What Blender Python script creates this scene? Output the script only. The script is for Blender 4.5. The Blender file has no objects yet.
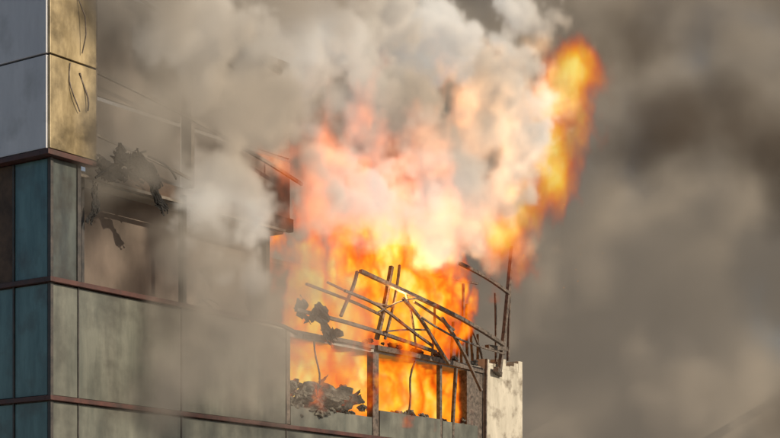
import bpy, bmesh, math, random
from mathutils import Vector, Matrix
random.seed(7)
scene = bpy.context.scene
scene.view_settings.view_transform = 'Standard'
scene.view_settings.look = 'None'
scene.view_settings.exposure = 0

# ------------------------------------------------------------------ materials
def new_mat(name):
    m = bpy.data.materials.new(name); m.use_nodes = True
    nt = m.node_tree
    for n in list(nt.nodes):
        nt.nodes.remove(n)
    out = nt.nodes.new('ShaderNodeOutputMaterial')
    return m, nt, out

def surf(name, c1, c2, rough=0.6, metal=0.0, scale=1.0, stretch=(1,1,1), bump=0.15,
         c3=None, soot_scale=0.6, soot_lo=0.5, soot_hi=0.7, spec=0.5, bump_scale=None):
    m, nt, out = new_mat(name)
    N, L = nt.nodes, nt.links
    b = N.new('ShaderNodeBsdfPrincipled')
    b.inputs['Metallic'].default_value = metal
    b.inputs['Specular IOR Level'].default_value = spec
    L.new(b.outputs[0], out.inputs['Surface'])
    tc = N.new('ShaderNodeTexCoord')
    mp = N.new('ShaderNodeMapping'); mp.inputs['Scale'].default_value = stretch
    L.new(tc.outputs['Object'], mp.inputs[0])
    nz = N.new('ShaderNodeTexNoise'); nz.inputs['Scale'].default_value = scale
    nz.inputs['Detail'].default_value = 8; nz.inputs['Roughness'].default_value = 0.65
    L.new(mp.outputs[0], nz.inputs['Vector'])
    r = N.new('ShaderNodeValToRGB')
    r.color_ramp.elements[0].position = 0.35; r.color_ramp.elements[0].color = (*c1, 1)
    r.color_ramp.elements[1].position = 0.68; r.color_ramp.elements[1].color = (*c2, 1)
    L.new(nz.outputs['Fac'], r.inputs[0])
    col = r.outputs[0]
    if c3:
        n2 = N.new('ShaderNodeTexNoise'); n2.inputs['Scale'].default_value = soot_scale
        n2.inputs['Detail'].default_value = 6; n2.inputs['Roughness'].default_value = 0.6
        L.new(tc.outputs['Object'], n2.inputs['Vector'])
        mr = N.new('ShaderNodeMapRange'); mr.inputs[1].default_value = soot_lo; mr.inputs[2].default_value = soot_hi
        L.new(n2.outputs['Fac'], mr.inputs[0])
        mx = N.new('ShaderNodeMix'); mx.data_type = 'RGBA'
        L.new(mr.outputs[0], mx.inputs[0]); L.new(col, mx.inputs[6]); mx.inputs[7].default_value = (*c3, 1)
        col = mx.outputs[2]
    L.new(col, b.inputs['Base Color'])
    mr2 = N.new('ShaderNodeMapRange'); mr2.inputs[3].default_value = max(0.02, rough-0.12); mr2.inputs[4].default_value = min(1, rough+0.15)
    L.new(nz.outputs['Fac'], mr2.inputs[0]); L.new(mr2.outputs[0], b.inputs['Roughness'])
    if bump:
        n3 = N.new('ShaderNodeTexNoise'); n3.inputs['Scale'].default_value = bump_scale or scale*3
        n3.inputs['Detail'].default_value = 4
        L.new(mp.outputs[0], n3.inputs['Vector'])
        bp = N.new('ShaderNodeBump'); bp.inputs['Strength'].default_value = bump; bp.inputs['Distance'].default_value = 0.05
        L.new(n3.outputs['Fac'], bp.inputs['Height']); L.new(bp.outputs[0], b.inputs['Normal'])
    return m

M_panel = surf('facade_panel_paint', (0.08,0.085,0.072), (0.17,0.17,0.14), 0.35, 0, 1.3, (1,1,0.15), 0.1, (0.04,0.038,0.032), 0.5, 0.42, 0.70)
M_teal  = surf('teal_glass', (0.035,0.09,0.10), (0.10,0.20,0.21), 0.3, 0, 1.6, (1,1,0.2), 0.05, (0.04,0.055,0.055), 0.8, 0.5, 0.75)
M_dkglass = surf('dusty_glass', (0.03,0.035,0.035), (0.09,0.10,0.09), 0.3, 0, 1.4, (1,1,0.2), 0.05, (0.03,0.025,0.02), 0.8, 0.45, 0.7)
M_white = surf('white_cladding', (0.42,0.42,0.44), (0.54,0.54,0.56), 0.35, 0, 0.8, (1,1,0.3), 0.04, (0.28,0.27,0.27), 0.5, 0.55, 0.8)
M_gold  = surf('scorched_metal_cladding', (0.15,0.11,0.05), (0.58,0.46,0.27), 0.34, 0.35, 0.9, (1,1,0.35), 0.4, (0.10,0.075,0.04), 0.8, 0.42, 0.66, bump_scale=1.4)
M_ledge = surf('rust_red_ledge', (0.035,0.011,0.009), (0.075,0.024,0.018), 0.55, 0, 3, (1,1,1), 0.1, (0.02,0.012,0.01), 1.0, 0.5, 0.7)
M_frame = surf('burnt_steel', (0.035,0.028,0.023), (0.17,0.135,0.11), 0.6, 0.2, 6, (1,1,1), 0.3)
M_frame2= surf('smoky_frame', (0.09,0.075,0.06), (0.2,0.17,0.14), 0.5, 0.2, 3, (1,1,1), 0.1)
M_mull  = surf('mullion_dark', (0.02,0.02,0.02), (0.06,0.05,0.045), 0.5, 0.1, 3)
M_char  = surf('charred_debris', (0.006,0.006,0.006), (0.035,0.032,0.03), 0.85, 0, 5, (1,1,1), 0.6)
M_ash   = surf('ash_rubble', (0.02,0.018,0.015), (0.20,0.185,0.15), 0.9, 0, 5, (1,1,1), 0.8, (0.012,0.012,0.01), 1.6, 0.42, 0.54)
M_conc  = surf('concrete', (0.22,0.20,0.17), (0.34,0.31,0.27), 0.85, 0, 1.5, (1,1,1), 0.3)
M_pier  = surf('white_pier_render', (0.34,0.31,0.25), (0.50,0.46,0.38), 0.8, 0, 2.5, (1,1,0.25), 0.4, (0.10,0.075,0.05), 1.3, 0.50, 0.70)
M_soot  = surf('sooty_interior', (0.04,0.025,0.018), (0.12,0.075,0.05), 0.9, 0, 1.0, (1,1,1), 0.4)
M_brown = surf('smoked_wall', (0.09,0.07,0.055), (0.17,0.13,0.105), 0.6, 0, 0.6, (1,1,0.5), 0.2)
M_asph  = surf('asphalt', (0.04,0.04,0.042), (0.065,0.063,0.06), 0.9, 0, 4, (1,1,1), 0.3)
M_pave  = surf('paving', (0.22,0.21,0.2), (0.32,0.31,0.29), 0.9, 0, 2, (1,1,1), 0.2)
M_line  = surf('road_paint', (0.7,0.7,0.68), (0.8,0.8,0.78), 0.8, 0, 4)

# ------------------------------------------------------------------ building frame
B = bpy.data.objects.new('office_building', None)
scene.collection.objects.link(B)
ANG = math.atan2(1693, 1200)
B.location = (-10.24, 51.0, 0.0)
B.rotation_euler = (0, 0, ANG)

parts = {}
def part(name, mat):
    if name not in parts:
        parts[name] = (bmesh.new(), mat)
    return parts[name][0]

def box(name, mat, u0, u1, v0, v1, z0, z1):
    bm = part(name, mat)
    vs = [bm.verts.new(p) for p in ((u0,v0,z0),(u1,v0,z0),(u1,v1,z0),(u0,v1,z0),(u0,v0,z1),(u1,v0,z1),(u1,v1,z1),(u0,v1,z1))]
    for f in ((3,2,1,0),(4,5,6,7),(0,1,5,4),(1,2,6,5),(2,3,7,6),(3,0,4,7)):
        bm.faces.new([vs[i] for i in f])

def beam(name, mat, a, b, w=0.1, h=None, bend=0.0, segs=6):
    h = h or w
    bm = part(name, mat)
    a = Vector(a); b = Vector(b); d = (b-a).normalized()
    side = d.cross(Vector((0,1,0)))
    if side.length < 0.01: side = Vector((1,0,0))
    side.normalize(); up = d.cross(side).normalized()
    ph = random.uniform(-1,1)
    rings = []
    for i in range(segs+1):
        t = i/segs
        p = a.lerp(b, t) + side*bend*math.sin(math.pi*t) + up*bend*0.6*ph*math.sin(2*math.pi*t)
        rings.append([bm.verts.new(p+side*sx*w/2+up*sy*h/2) for sx,sy in ((-1,-1),(1,-1),(1,1),(-1,1))])
    for i in range(segs):
        for k in range(4):
            bm.faces.new((rings[i][k], rings[i][(k+1)%4], rings[i+1][(k+1)%4], rings[i+1][k]))
    bm.faces.new(rings[0][::-1]); bm.faces.new(rings[-1])

from mathutils import noise
def crumple(name, mat, centre, size, n=14, jag=0.35, rot=(0,0,0), rough=0.3, seed=0, keep=0.8):
    rnd = random.Random(seed)
    bm = part(name, mat)
    R = Matrix.Rotation(rot[2],3,'Z') @ Matrix.Rotation(rot[1],3,'Y') @ Matrix.Rotation(rot[0],3,'X')
    g = {}
    for i in range(n+1):
        for j in range(n+1):
            x = (i/n-0.5)*size[0]; z = (j/n-0.5)*size[1]
            q = Vector((x*1.3+seed*3.1, z*1.3, seed))
            w = noise.noise_vector(q)*rough + noise.noise_vector(q*3.1)*rough*0.5
            g[i,j] = Vector((x, 0, z)) + Vector((w.x, w.y*1.6, w.z)) + Vector((rnd.uniform(-1,1),rnd.uniform(-1,1),rnd.uniform(-1,1)))*0.03
    vs = {}
    def V(i,j):
        if (i,j) not in vs: vs[i,j] = bm.verts.new(R @ g[i,j] + Vector(centre))
        return vs[i,j]
    for i in range(n):
        for j in range(n):
            cx = abs((i+.5)/n-0.5)*2; cz = abs((j+.5)/n-0.5)*2
            e = max(cx, cz) + jag*noise.noise(Vector((i*0.45, j*0.45, seed*5.3)))*1.6
            if e < keep:
                bm.faces.new((V(i,j),V(i+1,j),V(i+1,j+1),V(i,j+1)))

def lump(name, mat, c, r, seed):
    """angular broken chunk"""
    bm = part(name, mat)
    res = bmesh.ops.create_icosphere(bm, subdivisions=3, radius=1.0)
    for v in res['verts']:
        n_ = v.co.normalized()
        d = 1 + 0.55*noise.noise(n_*1.6+Vector((seed*3.3,0,0))) + 0.35*noise.noise(n_*4+Vector((0,seed*2.1,0))) + 0.2*noise.noise(n_*9+Vector((0,0,seed)))
        v.co = Vector((c[0]+n_.x*r[0]*d, c[1]+n_.y*r[1]*d, c[2]+n_.z*r[2]*d))

UE = 27.5
Z1, Z2, Z3, Z4 = 7.42, 10.98, 14.74, 20.6
box('lower_storeys', M_conc, 0.05, UE-0.05, 0.06, 14, 0, Z1-0.16)
box('floor_slabs', M_conc, 0.06, UE-0.06, 0.08, 13.9, Z1-0.15, Z1+0.05)
box('floor_slabs', M_conc, 0.06, UE-0.4, 0.10, 13.9, Z2-0.28, Z2)
box('floor_slabs', M_conc, 0.06, 11.9, 0.6, 13.9, Z3-0.28, Z3)
box('floor_slabs', M_soot, 11.9, 22.5, 4.6, 13.9, Z3-0.279, Z3-0.01)
box('inner_walls', M_soot, 0.5, 24.6, 5.0, 5.2, Z1+0.05, Z2-0.28)
box('inner_walls', M_soot, 0.5, 22.5, 4.3, 4.5, Z2, Z3-0.28)
box('smoked_wall', M_brown, 1.2, 11.2, 1.3, 1.5, Z2, Z3-0.28)
box('inner_walls', M_soot, 11.3, 11.5, 0.12, 4.9, Z1+0.05, Z2-0.28)
box('inner_walls', M_soot, 11.3, 11.5, 0.9, 3.9, Z2, Z3-0.28)
box('end_wall', M_conc, UE-0.3, UE-0.02, 3.0, 13.8, Z1+0.05, Z2-0.28)
box('rear_wall', M_conc, 0.1, UE-0.06, 13.6, 13.85, Z1+0.05, Z2-0.28)
box('rear_wall', M_conc, 0.1, 23.9, 13.6, 13.85, Z2, Z3-0.28)

box('ledges', M_ledge, -0.16, 17.0, -0.20, 0.05, Z1-0.07, Z1+0.07)
box('ledges', M_ledge, 17.0, UE-3.3, -0.16, 0.05, Z1-0.06, Z1+0.06)
box('ledges', M_ledge, -0.16, 9.4, -0.20, 0.05, Z2-0.07, Z2+0.08)
box('ledges', M_ledge, -0.35, 1.75, -0.30, 0.05, Z3-0.06, Z3+0.10)
box('ledges', M_ledge, -0.16, 0.04, 0.051, 14, Z1-0.07, Z1+0.07)
box('ledges', M_ledge, -0.16, 0.04, 0.051, 14, Z2-0.07, Z2+0.08)
box('ledges', M_ledge, -0.35, 0.04, 0.051, 14, Z3-0.06, Z3+0.10)
beam('ledges', M_ledge, (9.4,-0.1,Z2), (11.3,-0.5,Z2-0.28), 0.10, 0.16, 0.12)

us = [0.03, 1.11, 5.77, 11.26]
for a, b in zip(us[:-1], us[1:]):
    box('facade_panels', M_panel, a+0.03, b-0.03, -0.05, 0.04, Z1+0.10, Z2-0.10)
lows = [0.03, 1.11, 5.77, 11.26, 16.7, 21.0, 24.2]
for a, b in zip(lows[:-1], lows[1:]):
    for zt, zb in ((Z1-0.10, 3.95), (3.7, 0.35)):
        box('facade_panels', M_panel, a+0.03, b-0.03, -0.05, 0.04, zb, zt)
for u in (1.11, 5.77, 11.26):
    box('mullions', M_mull, u-0.022, u+0.022, -0.075, 0.0, Z1+0.08, Z2-0.08)
    box('mullions', M_mull, u-0.022, u+0.022, -0.075, 0.0, 0.3, Z1-0.08)
for z0, z1 in ((0.3,Z1-0.08),(Z1+0.08,Z2-0.08),(Z2+0.09,Z3-0.07)):
    box('mullions', M_mull, -0.05, 0.06, -0.08, 0.05, z0, z1)
box('corner_glazing', M_dkglass, 0.07, 1.06, -0.03, 0.05, Z2+0.10, Z3-0.08)
box('mullions', M_mull, 1.07, 1.22, -0.07, 0.08, Z2+0.085, Z3-0.08)
box('mullions', M_frame, 1.5, 1.62, 0.2, 0.34, Z2+0.01, Z3-0.29)
for u in (5.9,):
    box('mullions', M_frame2, u, u+0.16, -0.02, 0.2, Z2+0.085, Z3-0.08)
box('opening_frame', M_frame2, 1.26, 11.3, 0.0, 0.12, Z3-0.38, Z3-0.29)
box('parapet', M_soot, 1.8, 11.9, 0.13, 0.34, Z3-0.27, Z3+0.19)

vs_ = [0.05, 1.54, 2.9, 4.4, 5.9, 7.4, 8.9, 10.4, 11.9, 13.8]
for i, (a, b) in enumerate(zip(vs_[:-1], vs_[1:])):
    for zb, zt in ((0.4,3.7),(3.95,Z1-0.1),(Z1+0.1,Z2-0.1),(Z2+0.11,Z3-0.09)):
        m = M_soot if (i == 1 and zb > Z2) else M_teal
        n = 'side_glazing_burnt' if m is M_soot else 'side_glazing'
        box(n, m, -0.03, 0.049, a+0.04, b-0.04, zb, zt)
    box('mullions', M_mull, -0.07, 0.045, b-0.03, b+0.03, 0.3, Z3-0.09)
TZ = 22.5
zs = [Z3+0.11, 17.70, 20.9, TZ]
for zb, zt in zip(zs[:-1], zs[1:]):
    box('corner_box_front', M_gold, -0.24, 1.68, -0.26, -0.16, zb+0.03, zt-0.03)
    for a, b in ((-0.15,2.6),(2.64,5.2),(5.24,8.0),(8.04,11),(11.04,13.9)):
        box('corner_box_side', M_white, -0.30, -0.20, a, b, zb+0.03, zt-0.03)
box('corner_box_core', M_mull, -0.19, 1.64, -0.15, 13.8, Z3+0.101, TZ-0.05)
beam('corner_box_trim', M_frame, (0.95,-0.29,17.4), (1.25,-0.33,16.3), 0.04, 0.04, 0.1)
beam('corner_box_trim', M_frame, (0.55,-0.29,17.6), (0.9,-0.34,16.2), 0.03, 0.03, -0.18)
beam('corner_box_trim', M_frame, (0.1,-0.29,21.0), (1.0,-0.34,18.0), 0.03, 0.03, 0.35)
box('corner_box_trim', M_frame, 1.69, 1.76, -0.22, 0.1, Z3+0.11, 22.4)

for a, b in ((1.8, 6.2), (6.45, 12.0)):
    for zb, zt in ((Z3+0.2, 17.0), (17.15, 20.6)):
        box('roof_screen_panels', M_brown, a, b-0.03, 0.35, 0.45, zb, zt)
box('roof_screen_frame', M_frame2, 6.2, 6.36, -0.1, 0.34, Z3+0.21, 20.6)
F = 'roof_screen_frame'
beam(F, M_frame2, (1.7,-0.1,17.70), (6.3,-0.1,17.2), 0.10, 0.10, 0.03)
beam(F, M_frame2, (6.3,-0.1,17.2), (12.1,-0.1,16.2), 0.10, 0.10, 0.05)
beam(F, M_frame2, (1.7,-0.1,15.75), (6.2,-0.1,15.2), 0.08, 0.08, 0.05)
beam(F, M_frame2, (3.4,-0.5,21.0), (10.4,-0.5,19.7), 0.16, 0.16, 0.05)
beam(F, M_frame2, (3.4,-0.1,20.6), (8.4,-0.1,19.4), 0.08, 0.08, 0.05)

box('end_pier', M_pier, 24.45, UE, -0.10, 2.9, 0, 11.0)
for k in range(9):
    u0 = 24.45 + k*(UE-24.45)/9
    box('end_pier', M_pier, u0+0.004, u0+(UE-24.45)/9-0.004, -0.097+0.01*(k%2), 0.5, 11.0, 11.12+random.uniform(0.02,0.4))
beam('end_pier_trim', M_frame, (24.42,-0.14,7.5), (24.5,-0.14,11.3), 0.08, 0.1, 0.03)

for a, b, zt in ((11.5,16.5,8.2),(16.95,21.2,8.5),(21.3,24.0,8.45)):
    box('sill_panels', M_panel, a+0.03, b-0.03, -0.04, 0.06, Z1+0.09, zt)
BMU = 'burnt_mullions'
box(BMU, M_frame, 16.50, 16.88, -0.06, 0.22, Z1+0.07, Z2-0.29)
box(BMU, M_frame, 21.15, 21.30, -0.03, 0.14, Z1+0.07, Z2-0.29)
box(BMU, M_frame, 11.27, 11.46, -0.07, 0.11, Z1+0.12, Z2-0.11)
box(BMU, M_frame, 23.2, 24.4, 0.0, 0.4, Z1+0.07, Z2-0.29)
beam(BMU, M_frame, (22.1,0.0,Z1+0.1), (22.3,-0.05,Z2-0.3), 0.12, 0.12, 0.05)
beam(BMU, M_frame, (19.1,0.1,Z1+1.1), (19.5,0.05,Z2-0.3), 0.06, 0.06, 0.12)
beam(BMU, M_frame, (13.3,0.1,8.9), (13.0,0.05,Z2-0.3), 0.05, 0.05, -0.12)
beam(BMU, M_frame, (12.4,0.1,Z2-0.2), (16.6,0.0,Z2-0.1), 0.14, 0.14, 0.08)
beam(BMU, M_frame, (16.8,0.0,Z2-0.1), (24.6,0.0,Z2-0.2), 0.2, 0.16, 0.05)

W = 'wrecked_framework'
def fb(a, b, w=0.1, bend=0.05, v=-0.25):
    w *= 0.85
    beam(W, M_frame, (a[0], v, a[1]), (b[0], v+random.uniform(-.25,.25), b[1]), w, w*1.1, bend)
fb((15.1,13.5),(25.0,11.9),0.16,0.16,-0.5)
fb((17.7,12.85),(20.8,10.65),0.12,0.12,-0.6)
fb((20.1,12.4),(22.8,9.75),0.12,0.16,-0.8)
fb((21.9,14.85),(25.8,14.2),0.14,0.08,-0.5)
fb((12.1,12.6),(16.7,12.1),0.10,0.05,-0.3)
fb((13.6,12.9),(17.5,12.5),0.08,-0.12,-0.1)
fb((17.6,14.1),(16.75,11.2),0.16,0.05,-0.15)
fb((18.0,14.2),(16.9,11.2),0.09,0.10,-0.25)
fb((26.4,16.3),(25.3,10.8),0.17,0.05,-0.25)
fb((26.8,16.0),(26.85,11.5),0.11,0.02,0.1)
fb((25.9,14.3),(25.75,11.2),0.08,0.02,0.3)
fb((15.1,13.5),(14.1,11.7),0.11,0.06,-0.35)
fb((24.2,11.75),(25.9,11.85),0.20,0.0,-0.35)
fb((24.9,10.9),(25.6,10.75),0.24,0.0,-0.35)
fb((11.5,11.6),(20.4,11.1),0.14,0.1,-0.3)
fb((18.9,12.9),(21.5,12.1),0.09,0.05,-0.3)
fb((17.0,11.5),(19.9,11.9),0.08,0.05,-0.2)
fb((18.2,13.1),(19.1,11.1),0.07,0.12,-0.4)
fb((23.0,12.9),(24.6,11.2),0.08,0.08,-0.1)
fb((23.7,14.4),(23.7,11.0),0.10,0.03,0.5)
fb((22.2,14.5),(25.5,14.7),0.10,0.03,0.9)
fb((14.0,12.6),(20.0,11.3),0.10,0.2,-0.6)
fb((20.8,13.0),(20.6,11.0),0.08,0.05,0.0)
fb((18.5,12.2),(24.4,11.4),0.07,-0.2,-0.9)
fb((15.8,12.0),(18.8,13.0),0.06,0.12,-0.7)
for i in range(6):
    u = 22.8 + i*0.4
    beam('louvre_blades', M_frame, (u, 0.5, Z2+0.05), (u+random.uniform(-.1,.1), 0.5+random.uniform(-.1,.1), 12.9+random.uniform(-.9,.9)), 0.05, 0.12, random.uniform(-.05,.05))

D = 'charred_cladding'
crumple(D, M_char, (2.6,-0.7,15.0), (1.6,0.5), 18, 0.3, (0.5,0.3,0.1), 0.22, 1, 0.95)
crumple(D, M_char, (3.3,-0.8,14.85), (1.8,0.4), 18, 0.3, (0.9,0.45,0.2), 0.22, 2, 0.95)
crumple(D, M_char, (2.1,-0.5,14.65), (1.1,0.6), 14, 0.3, (0.2,0.3,-0.3), 0.18, 3, 0.95)
crumple(D, M_char, (4.1,-0.5,14.3), (1.6,0.3), 14, 0.3, (0.4,0.75,0.2), 0.15, 4, 0.9)
crumple(D, M_char, (1.75,-0.1,13.6), (0.3,1.3), 14, 0.3, (0.1,0.1,0.3), 0.10, 5, 0.9)
beam(D, M_char, (1.5,-0.4,14.3), (3.2,-0.9,15.4), 0.06, 0.06, 0.1)
beam(D, M_char, (3.4,-0.8,15.3), (4.6,-0.9,14.8), 0.05, 0.05, 0.15)
crumple(D, M_char, (13.0,-0.4,11.2), (1.8,0.5), 12, 0.3, (0.5,0.5,0.2), 0.25, 6, 0.95)
crumple(D, M_char, (12.1,-0.3,11.6), (1.4,0.4), 10, 0.3, (0.3,0.5,0.2), 0.25, 7, 0.95)
for s in range(4):
    a = Vector((6.6+0.18*s,-0.15,Z2+0.05)); prev = a
    for k in range(7):
        t = (k+1)/7
        q = a + Vector((math.sin(t*4+s)*0.35, -0.1*t, t*(0.35+0.13*s)*math.cos(t*1.3)))
        beam(D, M_char, prev, q, 0.03, 0.03, 0, 1); prev = q
for s in range(46):
    u = random.uniform(11.7, 16.3); top = 8.65 + 0.65*abs(math.sin((u-11.0)*1.0))
    z = random.uniform(8.1, top); r = random.uniform(0.12,0.38)*(1.25-(z-8.1)*0.8)
    lump('rubble_chunks', M_ash, (u, random.uniform(0.0,0.7), z), (r*random.uniform(.8,1.8), r, r*random.uniform(.6,1.2)), s)
for s in range(12):
    u = random.uniform(11.9, 16.2)
    crumple('rubble_sheets', M_ash, (u, random.uniform(-0.1,0.4), random.uniform(8.2,9.1)), (random.uniform(.8,1.5),random.uniform(.3,.5)), 9, 0.25,
            (random.uniform(-.6,.6),random.uniform(-.7,.7),random.uniform(-.5,.5)), 0.2, 20+s, 1.0)
for s in range(26):
    u = random.uniform(17.0, 24.1); r = random.uniform(0.06,0.2)
    lump('rubble_chunks', M_ash, (u, random.uniform(0.1,0.6), random.uniform(8.35,8.6)), (r*1.5, r, r), 60+s)
for s in range(22):
    u = random.uniform(14, 25.3); r = random.uniform(0.05,0.16)
    lump('charred_chunks', M_char, (u, random.uniform(-0.05,0.4), Z2+0.05+random.uniform(0,0.15)), (r*2, r, r), 90+s)

for name, (bm, mat) in parts.items():
    bmesh.ops.recalc_face_normals(bm, faces=bm.faces)
    me = bpy.data.meshes.new(name); bm.to_mesh(me); bm.free()
    ob = bpy.data.objects.new(name, me); me.materials.append(mat)
    scene.collection.objects.link(ob); ob.parent = B
    if name in ('facade_panels','side_glazing','corner_box_front','corner_box_side','end_pier','ledges'):
        bv = ob.modifiers.new('bevel','BEVEL'); bv.width = 0.012; bv.segments = 2; bv.limit_method='ANGLE'
    if name in ('charred_cladding','rubble_sheets') :
        so = ob.modifiers.new('thick','SOLIDIFY'); so.thickness = 0.02

# ------------------------------------------------------------------ ground
def sheet(name, mat, rects, z, th=0):
    bm = bmesh.new()
    for x0,x1,y0,y1 in rects:
        a = [bm.verts.new(p) for p in ((x0,y0,z),(x1,y0,z),(x1,y1,z),(x0,y1,z))]
        bm.faces.new(a)
        if th:
            b = [bm.verts.new((v.co.x,v.co.y,z-th)) for v in a]
            for i in range(4): bm.faces.new((b[i],b[(i+1)%4],a[(i+1)%4],a[i]))
    me = bpy.data.meshes.new(name); bm.to_mesh(me); bm.free()
    me.materials.append(mat); o = bpy.data.objects.new(name, me); scene.collection.objects.link(o); return o
sheet('ground', M_pave, [(-900,900,-900,900)], -0.004)
sheet('road', M_asph, [(-300,300,8,24)], 0.0)
sheet('kerb', M_conc, [(-300,300,24.0,24.3)], 0.12, 0.12)
sheet('road_marking', M_line, [(i*6-1.5, i*6+1.5, 15.9,16.05) for i in range(-20,20)], 0.004)

# ------------------------------------------------------------------ embers
bm = bmesh.new()
for i in range(22):
    t = random.random()
    c = Vector((5.5+random.gauss(0.8,1.0), 64+random.uniform(-1.5,1.5), 12.5+7*t+random.uniform(-.5,.5)))
    s = random.uniform(0.008,0.016)
    d = Vector((random.uniform(-1,1),random.uniform(-1,1),random.uniform(0,1.5))).normalized()*s*random.uniform(1,3)
    p = [c+d, c-d, c+Vector((s,0,0)), c+Vector((-s,0,0)), c+Vector((0,s,0)), c+Vector((0,-s,0))]
    v = [bm.verts.new(q) for q in p]
    for a,b2,c2 in ((0,2,4),(0,4,3),(0,3,5),(0,5,2),(1,4,2),(1,3,4),(1,5,3),(1,2,5)):
        bm.faces.new((v[a],v[b2],v[c2]))
me = bpy.data.meshes.new('embers'); bm.to_mesh(me); bm.free()
m, nt, out = new_mat('glowing_ember'); e = nt.nodes.new('ShaderNodeEmission'); e.inputs[0].default_value=(1,0.35,0.06,1); e.inputs[1].default_value=0.9
nt.links.new(e.outputs[0], out.inputs['Surface']); me.materials.append(m)
m.cycles.emission_sampling = 'NONE'
scene.collection.objects.link(bpy.data.objects.new('embers', me))

# ------------------------------------------------------------------ volumes
def volume_object(name, mat, bmin, bmax, voxel, blobs, warp=1.0, warp_scale=0.2, n_amp=0.7, n_scale=0.35,
                  b_amp=0.5, b_scale=0.5, sharp=3.0, offset=0.0, stretch=(1,1,1), smooth=0.25, detail=5, seed=0.0, parent=None, n_rough=0.6, w_detail=3):
    ng = bpy.data.node_groups.new(name+'_field', 'GeometryNodeTree')
    ng.interface.new_socket('Geometry', in_out='OUTPUT', socket_type='NodeSocketGeometry')
    N, L = ng.nodes, ng.links
    def vm(op, a, b=None):
        n = N.new('ShaderNodeVectorMath'); n.operation = op
        for i, x in enumerate((a, b)):
            if x is None: continue
            if hasattr(x, 'links'): L.new(x, n.inputs[i])
            elif isinstance(x, (int,float)): n.inputs['Scale'].default_value = x
            else: n.inputs[i].default_value = x
        return n.outputs['Value'] if op in ('LENGTH','DOT_PRODUCT') else n.outputs['Vector']
    def ma(op, *args, clamp=False):
        n = N.new('ShaderNodeMath'); n.operation = op; n.use_clamp = clamp
        for i, x in enumerate(args):
            if hasattr(x, 'links'): L.new(x, n.inputs[i])
            else: n.inputs[i].default_value = x
        return n.outputs[0]
    pos = N.new('GeometryNodeInputPosition').outputs[0]
    sp = vm('ADD', vm('MULTIPLY', pos, stretch), (seed, seed*1.7, -seed))
    wn = N.new('ShaderNodeTexNoise'); wn.inputs['Scale'].default_value = warp_scale; wn.inputs['Detail'].default_value = w_detail
    L.new(sp, wn.inputs['Vector'])
    off = vm('SCALE', vm('SUBTRACT', wn.outputs['Color'], (0.5,0.5,0.5)), warp*2)
    P = vm('ADD', pos, off)
    SP = vm('ADD', sp, vm('SCALE', off, 0.5))
    f = None
    for (x,y,z,rx,ry,rz,w) in blobs:
        d = vm('LENGTH', vm('MULTIPLY', vm('SUBTRACT', P, (x,y,z)), (1/rx,1/ry,1/rz)))
        val = ma('MULTIPLY_ADD', d, -w, w)
        f = val if f is None else ma('SMOOTH_MAX', f, val, smooth)
    nz = N.new('ShaderNodeTexNoise'); nz.inputs['Scale'].default_value = n_scale; nz.inputs['Detail'].default_value = detail
    nz.inputs['Roughness'].default_value = n_rough
    L.new(SP, nz.inputs['Vector'])
    tot = ma('MULTIPLY_ADD', ma('SUBTRACT', nz.outputs[0], 0.5), n_amp*2, f)
    if b_amp:
        vo = N.new('ShaderNodeTexVoronoi'); vo.feature = 'F1'
        vo.inputs['Scale'].default_value = b_scale; vo.inputs['Detail'].default_value = 2.5
        vo.inputs['Roughness'].default_value = 0.5
        L.new(SP, vo.inputs['Vector'])
        tot = ma('MULTIPLY_ADD', ma('SUBTRACT', 0.5, vo.outputs['Distance']), b_amp, tot)
    dens = ma('MULTIPLY', ma('ADD', tot, offset), sharp, clamp=True)
    vc = N.new('GeometryNodeVolumeCube')
    L.new(dens, vc.inputs['Density'])
    vc.inputs['Min'].default_value = bmin; vc.inputs['Max'].default_value = bmax
    for i, k in enumerate(('Resolution X','Resolution Y','Resolution Z')):
        vc.inputs[k].default_value = max(8, int((bmax[i]-bmin[i])/voxel))
    sm = N.new('GeometryNodeSetMaterial'); sm.inputs['Material'].default_value = mat
    L.new(vc.outputs[0], sm.inputs['Geometry'])
    go = N.new('NodeGroupOutput'); L.new(sm.outputs[0], go.inputs[0])
    me = bpy.data.meshes.new(name); me.materials.append(mat)
    ob = bpy.data.objects.new(name, me); scene.collection.objects.link(ob)
    md = ob.modifiers.new('field','NODES'); md.node_group = ng
    if parent: 
        ob.location = B.location; ob.rotation_euler = B.rotation_euler
    return ob

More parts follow.
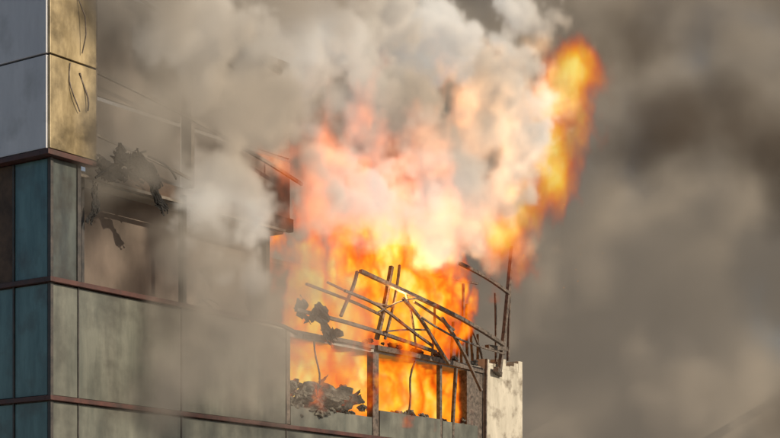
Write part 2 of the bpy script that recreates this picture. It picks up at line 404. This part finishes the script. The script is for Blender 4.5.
def smoke_mat(name, c1, k, step=1.0, fill_glow=0.0, c2=None, waves=()):
    """scattering smoke, plus emission painted in for missing multiple scattering; colour drifts between two soot loads along slow waves"""
    m, nt, out = new_mat(name); N, L = nt.nodes, nt.links
    at = N.new('ShaderNodeAttribute'); at.attribute_name = 'density'
    def ma(op,*a,clamp=False):
        n = N.new('ShaderNodeMath'); n.operation = op; n.use_clamp = clamp
        for i,x in enumerate(a):
            if hasattr(x,'links'): L.new(x,n.inputs[i])
            else: n.inputs[i].default_value = x
        return n.outputs[0]
    den = ma('MULTIPLY', at.outputs['Fac'], k)
    sc = N.new('ShaderNodeVolumeScatter'); ab = N.new('ShaderNodeVolumeAbsorption')
    em = N.new('ShaderNodeEmission'); L.new(ma('MULTIPLY', den, fill_glow), em.inputs[1])  # self-emission stands in for light scattered many times in the smoke
    for n in (sc, ab):
        L.new(den, n.inputs['Density'])
    if c2:
        geo = N.new('ShaderNodeNewGeometry'); fac = 0.5
        for w_ in waves:
            d = N.new('ShaderNodeVectorMath'); d.operation='DOT_PRODUCT'; L.new(geo.outputs['Position'], d.inputs[0]); d.inputs[1].default_value = w_[:3]
            fac = ma('MULTIPLY_ADD', ma('SINE', ma('ADD', d.outputs['Value'], w_[3])), w_[4], fac)
        mx = N.new('ShaderNodeMix'); mx.data_type='RGBA'; mx.inputs[6].default_value=(*c1,1); mx.inputs[7].default_value=(*c2,1)
        mx.clamp_factor = True
        L.new(fac, mx.inputs[0])
        for n in (sc, ab, em): L.new(mx.outputs[2], n.inputs['Color'])
    else:
        for n in (sc, ab, em): n.inputs['Color'].default_value = (*c1,1)
    ad = N.new('ShaderNodeAddShader'); L.new(sc.outputs[0], ad.inputs[0]); L.new(ab.outputs[0], ad.inputs[1])
    last = ad.outputs[0]
    if fill_glow:
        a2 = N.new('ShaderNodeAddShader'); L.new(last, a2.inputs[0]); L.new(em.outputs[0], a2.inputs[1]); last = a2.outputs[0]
    L.new(last, out.inputs['Volume'])
    m.cycles.volume_step_rate = step
    m.cycles.volume_sampling = 'DISTANCE'
    return m

def fire_mat(name, k, strength, stops, step=1.0, absorb=1.0, pale=None):
    m, nt, out = new_mat(name); N, L = nt.nodes, nt.links
    at = N.new('ShaderNodeAttribute'); at.attribute_name = 'density'
    r = N.new('ShaderNodeValToRGB'); cr = r.color_ramp
    cr.elements[0].position = stops[0][0]; cr.elements[0].color = (*stops[0][1],1)
    cr.elements[1].position = stops[-1][0]; cr.elements[1].color = (*stops[-1][1],1)
    for p, c in stops[1:-1]:
        e = cr.elements.new(p); e.color = (*c,1)
    L.new(at.outputs['Fac'], r.inputs[0])
    col = r.outputs[0]
    if pale:
        (ax, x0, x1), pc = pale
        geo = N.new('ShaderNodeNewGeometry')
        d = N.new('ShaderNodeVectorMath'); d.operation='DOT_PRODUCT'; L.new(geo.outputs['Position'], d.inputs[0]); d.inputs[1].default_value = ax
        mr = N.new('ShaderNodeMapRange'); L.new(d.outputs['Value'], mr.inputs[0]); mr.inputs[1].default_value=x0; mr.inputs[2].default_value=x1
        mx = N.new('ShaderNodeMix'); mx.data_type='RGBA'; L.new(mr.outputs[0], mx.inputs[0]); L.new(col, mx.inputs[6]); mx.inputs[7].default_value=(*pc,1)
        col = mx.outputs[2]
    mu = N.new('ShaderNodeMath'); mu.operation='MULTIPLY'; mu.inputs[1].default_value = k*strength; L.new(at.outputs['Fac'], mu.inputs[0])
    mk = N.new('ShaderNodeMath'); mk.operation='MULTIPLY'; mk.inputs[1].default_value = k*absorb; L.new(at.outputs['Fac'], mk.inputs[0])
    em = N.new('ShaderNodeEmission'); L.new(col, em.inputs[0]); L.new(mu.outputs[0], em.inputs[1])
    ab = N.new('ShaderNodeVolumeAbsorption'); ab.inputs['Color'].default_value=(0,0,0,1); L.new(mk.outputs[0], ab.inputs['Density'])
    ad = N.new('ShaderNodeAddShader'); L.new(em.outputs[0], ad.inputs[0]); L.new(ab.outputs[0], ad.inputs[1])
    L.new(ad.outputs[0], out.inputs['Volume'])
    m.cycles.volume_step_rate = step
    m.cycles.volume_sampling = 'DISTANCE'
    return m

# --- main plume, brightened by painted-in emission
MP = smoke_mat('plume_smoke', (0.70,0.60,0.48), 3.2, step=4.0, fill_glow=0.27, c2=(0.98,0.93,0.85),
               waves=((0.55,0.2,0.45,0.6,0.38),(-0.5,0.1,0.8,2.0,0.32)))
plume = [
 (1.9,64,18.1,2.9,2.2,3.1,1.0),(4.2,65,20.2,2.6,2.2,2.8,1.0),(3.3,65.5,16.4,2.4,1.8,2.6,1.0),(5.1,66,18.6,1.9,1.6,2.5,1.0),
 (-2.1,60,15.8,2.4,1.6,2.6,0.9),(-0.3,62,15.8,2.6,1.8,2.4,0.9),(1.6,65,15.8,2.4,1.6,2.0,0.9),
 (-3.3,62,21.0,3.8,2.6,3.4,1.1),(-1.2,64,23.8,3.8,3.0,3.2,1.0),(-4.9,57,17.8,3.2,1.8,3.2,1.15),
 (-5.3,56,14.6,2.8,1.4,2.8,1.0),(-4.6,57.2,12.6,2.0,1.0,2.0,0.7),(1.6,68,23.5,3.5,3,3,1.0),(0.2,63,19.5,2.8,2,2.8,1.0),
 (-6.4,54.8,20.0,3.0,2.0,3.6,1.0),(5.2,68,24.4,2.4,2,2.2,0.7)]
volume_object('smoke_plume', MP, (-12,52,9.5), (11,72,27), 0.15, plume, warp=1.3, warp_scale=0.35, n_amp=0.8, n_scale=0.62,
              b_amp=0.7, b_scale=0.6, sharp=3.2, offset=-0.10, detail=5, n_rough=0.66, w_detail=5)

# --- thin smoke drifting over the facade, with painted-in fill emission
MH = smoke_mat('drifting_smoke', (0.68,0.59,0.48), 1.0, step=3, fill_glow=0.16)
haze = [(-7.3,52.3,16.6,3.8,1.6,4.2,1.0),(-8.0,52,20.5,3.8,2,3.8,1.25),(-5.0,55,12.0,3.8,1.6,3.4,1.0),(-5.6,54,9.0,4.2,1.2,2.8,0.8),
        (-2.7,58,11.8,2.0,1.2,3.4,0.8),(-4.5,57,21,4.5,3,4,1.0),(-3.0,57.5,9,2.6,1.2,2.0,0.6),(-6.0,54.5,17.5,2.6,1.2,2.6,1.0)]
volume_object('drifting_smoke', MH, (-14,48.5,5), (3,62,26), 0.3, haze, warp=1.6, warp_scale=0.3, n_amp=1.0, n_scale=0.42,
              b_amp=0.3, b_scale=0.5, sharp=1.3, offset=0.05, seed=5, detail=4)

# --- smoke bank behind the building: pale and sooty layers, both lifted by painted-in emission
MB = smoke_mat('smoke_bank', (0.56,0.485,0.395), 0.7, step=3.0, fill_glow=0.18)
bank = [(12,88,14,16,8,14,1.6),(-6,88,20,18,8,18,1.6),(22,88,24,16,8,16,1.6),(8,88,34,22,8,12,1.6),(24,90,8,12,8,12,1.6),
        (6,84,18,8,6,8,1.4),(10,83,24,5,5,6,1.4),(14,82,12,6,4,6,0.9),(3,84,28,6,5,6,1.4)]
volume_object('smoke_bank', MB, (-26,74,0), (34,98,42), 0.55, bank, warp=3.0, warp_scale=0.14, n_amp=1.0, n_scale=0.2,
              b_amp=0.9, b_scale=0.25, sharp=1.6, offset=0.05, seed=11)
MS = smoke_mat('sooty_smoke', (0.15,0.113,0.083), 0.8, step=3.0, fill_glow=0.08)
soot = [(16,77,22,8,3,2.8,1.1),(21,77,20,6,3,4,1.3),(10,77,26.5,7,3,3.2,0.7),(19,77,29,8,3,2.6,0.6),(20,77,9.5,5,2,3,0.6),(-3,77,26,8,3,3,0.6)]
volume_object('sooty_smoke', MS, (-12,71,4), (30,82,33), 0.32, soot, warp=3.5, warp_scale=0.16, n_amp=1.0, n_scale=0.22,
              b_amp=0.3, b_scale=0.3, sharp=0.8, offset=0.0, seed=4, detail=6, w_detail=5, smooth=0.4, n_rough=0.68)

# --- flames, then painted glow inside the plume
stops = [(0.0,(0.28,0.018,0.0)),(0.2,(0.78,0.09,0.004)),(0.42,(1.0,0.30,0.012)),(0.65,(1.0,0.60,0.035)),(0.92,(1.0,0.90,0.25))]
MF = fire_mat('flame', 5.5, 1.35, stops, step=3, absorb=1.0)
volume_object('flames', MF, (11.6,-0.8,8.0), (25.0,3.9,17.0), 0.085,
   [(13.6,1.3,9.5,2.5,1.2,2.2,1.4),(15.6,1.3,9.6,1.6,1.1,2.2,1.3),(18.3,1.3,9.4,1.8,1.1,2.1,1.4),(20.3,1.3,9.4,1.6,1.0,2.1,1.3),(22.6,1.5,9.3,1.4,1.0,1.8,1.1),
    (16.5,1.2,12.8,2.3,1.2,2.2,1.2),(19.3,0.9,13.4,2.8,1.3,3.0,1.4),(21.8,1.1,13.0,1.9,1.2,2.4,1.2),(14.2,1.0,12.3,1.8,1.0,2.0,0.9),(18.3,0.7,15.0,2.4,1.1,1.8,1.0)],
   warp=0.9, warp_scale=0.8, n_amp=2.9, n_scale=0.95, b_amp=0.0, sharp=0.75, offset=0.08, stretch=(1,1,0.6), detail=6, parent=True, w_detail=4)
MF2 = fire_mat('flame_tongue', 1.8, 1.0, stops, step=3)
volume_object('flame_tongues', MF2, (2.5,63,13.0), (10.5,70,24.5), 0.11,
   [(4.6,66.4,15.2,1.2,1.0,1.7,1.0),(5.2,66.6,16.5,1.2,1.0,1.7,1.0),(5.9,66.8,17.9,1.2,1.0,1.7,1.1),(6.4,67,19.3,1.25,1.0,1.7,1.1),(6.9,67,20.7,1.25,1.0,1.7,1.1),(7.2,67,22.0,1.1,0.9,1.4,1.0)],
   warp=1.5, warp_scale=0.5, n_amp=1.7, n_scale=0.8, b_amp=0.0, sharp=0.8, offset=0.04, stretch=(1,1,0.55), detail=6, seed=3, w_detail=5, smooth=0.5)
gst = [(0.0,(1.0,0.12,0.015)),(0.5,(1.0,0.22,0.05)),(1.0,(1.0,0.38,0.12))]
MG = fire_mat('flame_and_smoke_glow', 1.6, 0.50, gst, step=3, absorb=0.05, pale=(((0.9,0,0.35),6.3,10.5),(1.0,0.56,0.28)))  # flames plus painted fire glow; cream end brightens the plume as if lit
volume_object('flames_and_smoke_glow', MG, (-6,57,12.5), (8.0,68,22.5), 0.14,
   [(-2.2,59.4,15.8,2.4,2.0,2.8,1.0),(-0.3,61.5,16.0,2.5,2.0,3.0,1.0),(1.6,64,15.8,2.6,2.0,2.6,1.0),(3.4,65,16.0,2.2,2.0,2.4,1.0),
    (3.6,64.0,18.4,2.4,2.0,3.0,1.0),(5.2,65,20.4,2.0,2,2.4,0.9),(2.0,62.8,18.3,1.4,1.4,2.6,0.7)],
   warp=1.5, warp_scale=0.45, n_amp=2.4, n_scale=0.75, b_amp=0.3, b_scale=0.6, sharp=1.1, offset=-0.16, seed=0, detail=6, w_detail=5, stretch=(1,1,0.7))

# ------------------------------------------------------------------ fire light
def firelight(name, local, energy, rad=0.7, col=(1.0,0.45,0.15)):
    l = bpy.data.lights.new(name,'POINT'); l.energy = energy; l.color = col; l.shadow_soft_size = rad
    o = bpy.data.objects.new(name,l); scene.collection.objects.link(o); o.parent = B; o.location = local
firelight('firelight', (18.0,-0.1,13.0), 2300, 0.9)

# ------------------------------------------------------------------ sun, sky, camera
S = Vector((0.80,-0.46,0.48)).normalized()
el = math.asin(S.z); az = math.atan2(S.x, S.y)
w = bpy.data.worlds.new('World'); scene.world = w; w.use_nodes = True
nt = w.node_tree; bg = nt.nodes['Background']
sky = nt.nodes.new('ShaderNodeTexSky'); sky.sky_type = 'NISHITA'; sky.sun_disc = False
sky.sun_elevation = el; sky.sun_rotation = az
nt.links.new(sky.outputs[0], bg.inputs[0]); bg.inputs[1].default_value = 0.08
sl = bpy.data.lights.new('sun','SUN'); sl.energy = 5.0; sl.angle = math.radians(0.5); sl.color = (1.0,0.86,0.66)
so = bpy.data.objects.new('sun', sl); scene.collection.objects.link(so)
so.rotation_euler = S.to_track_quat('Z','Y').to_euler()

cd = bpy.data.cameras.new('camera'); cam = bpy.data.objects.new('camera', cd); scene.collection.objects.link(cam)
cam.location = (0,0,1.7); cam.rotation_euler = (math.radians(90),0,0)
cd.sensor_width = 36; cd.lens = 36*1693/780; cd.shift_y = 369/780
cd.clip_end = 3000
scene.camera = cam
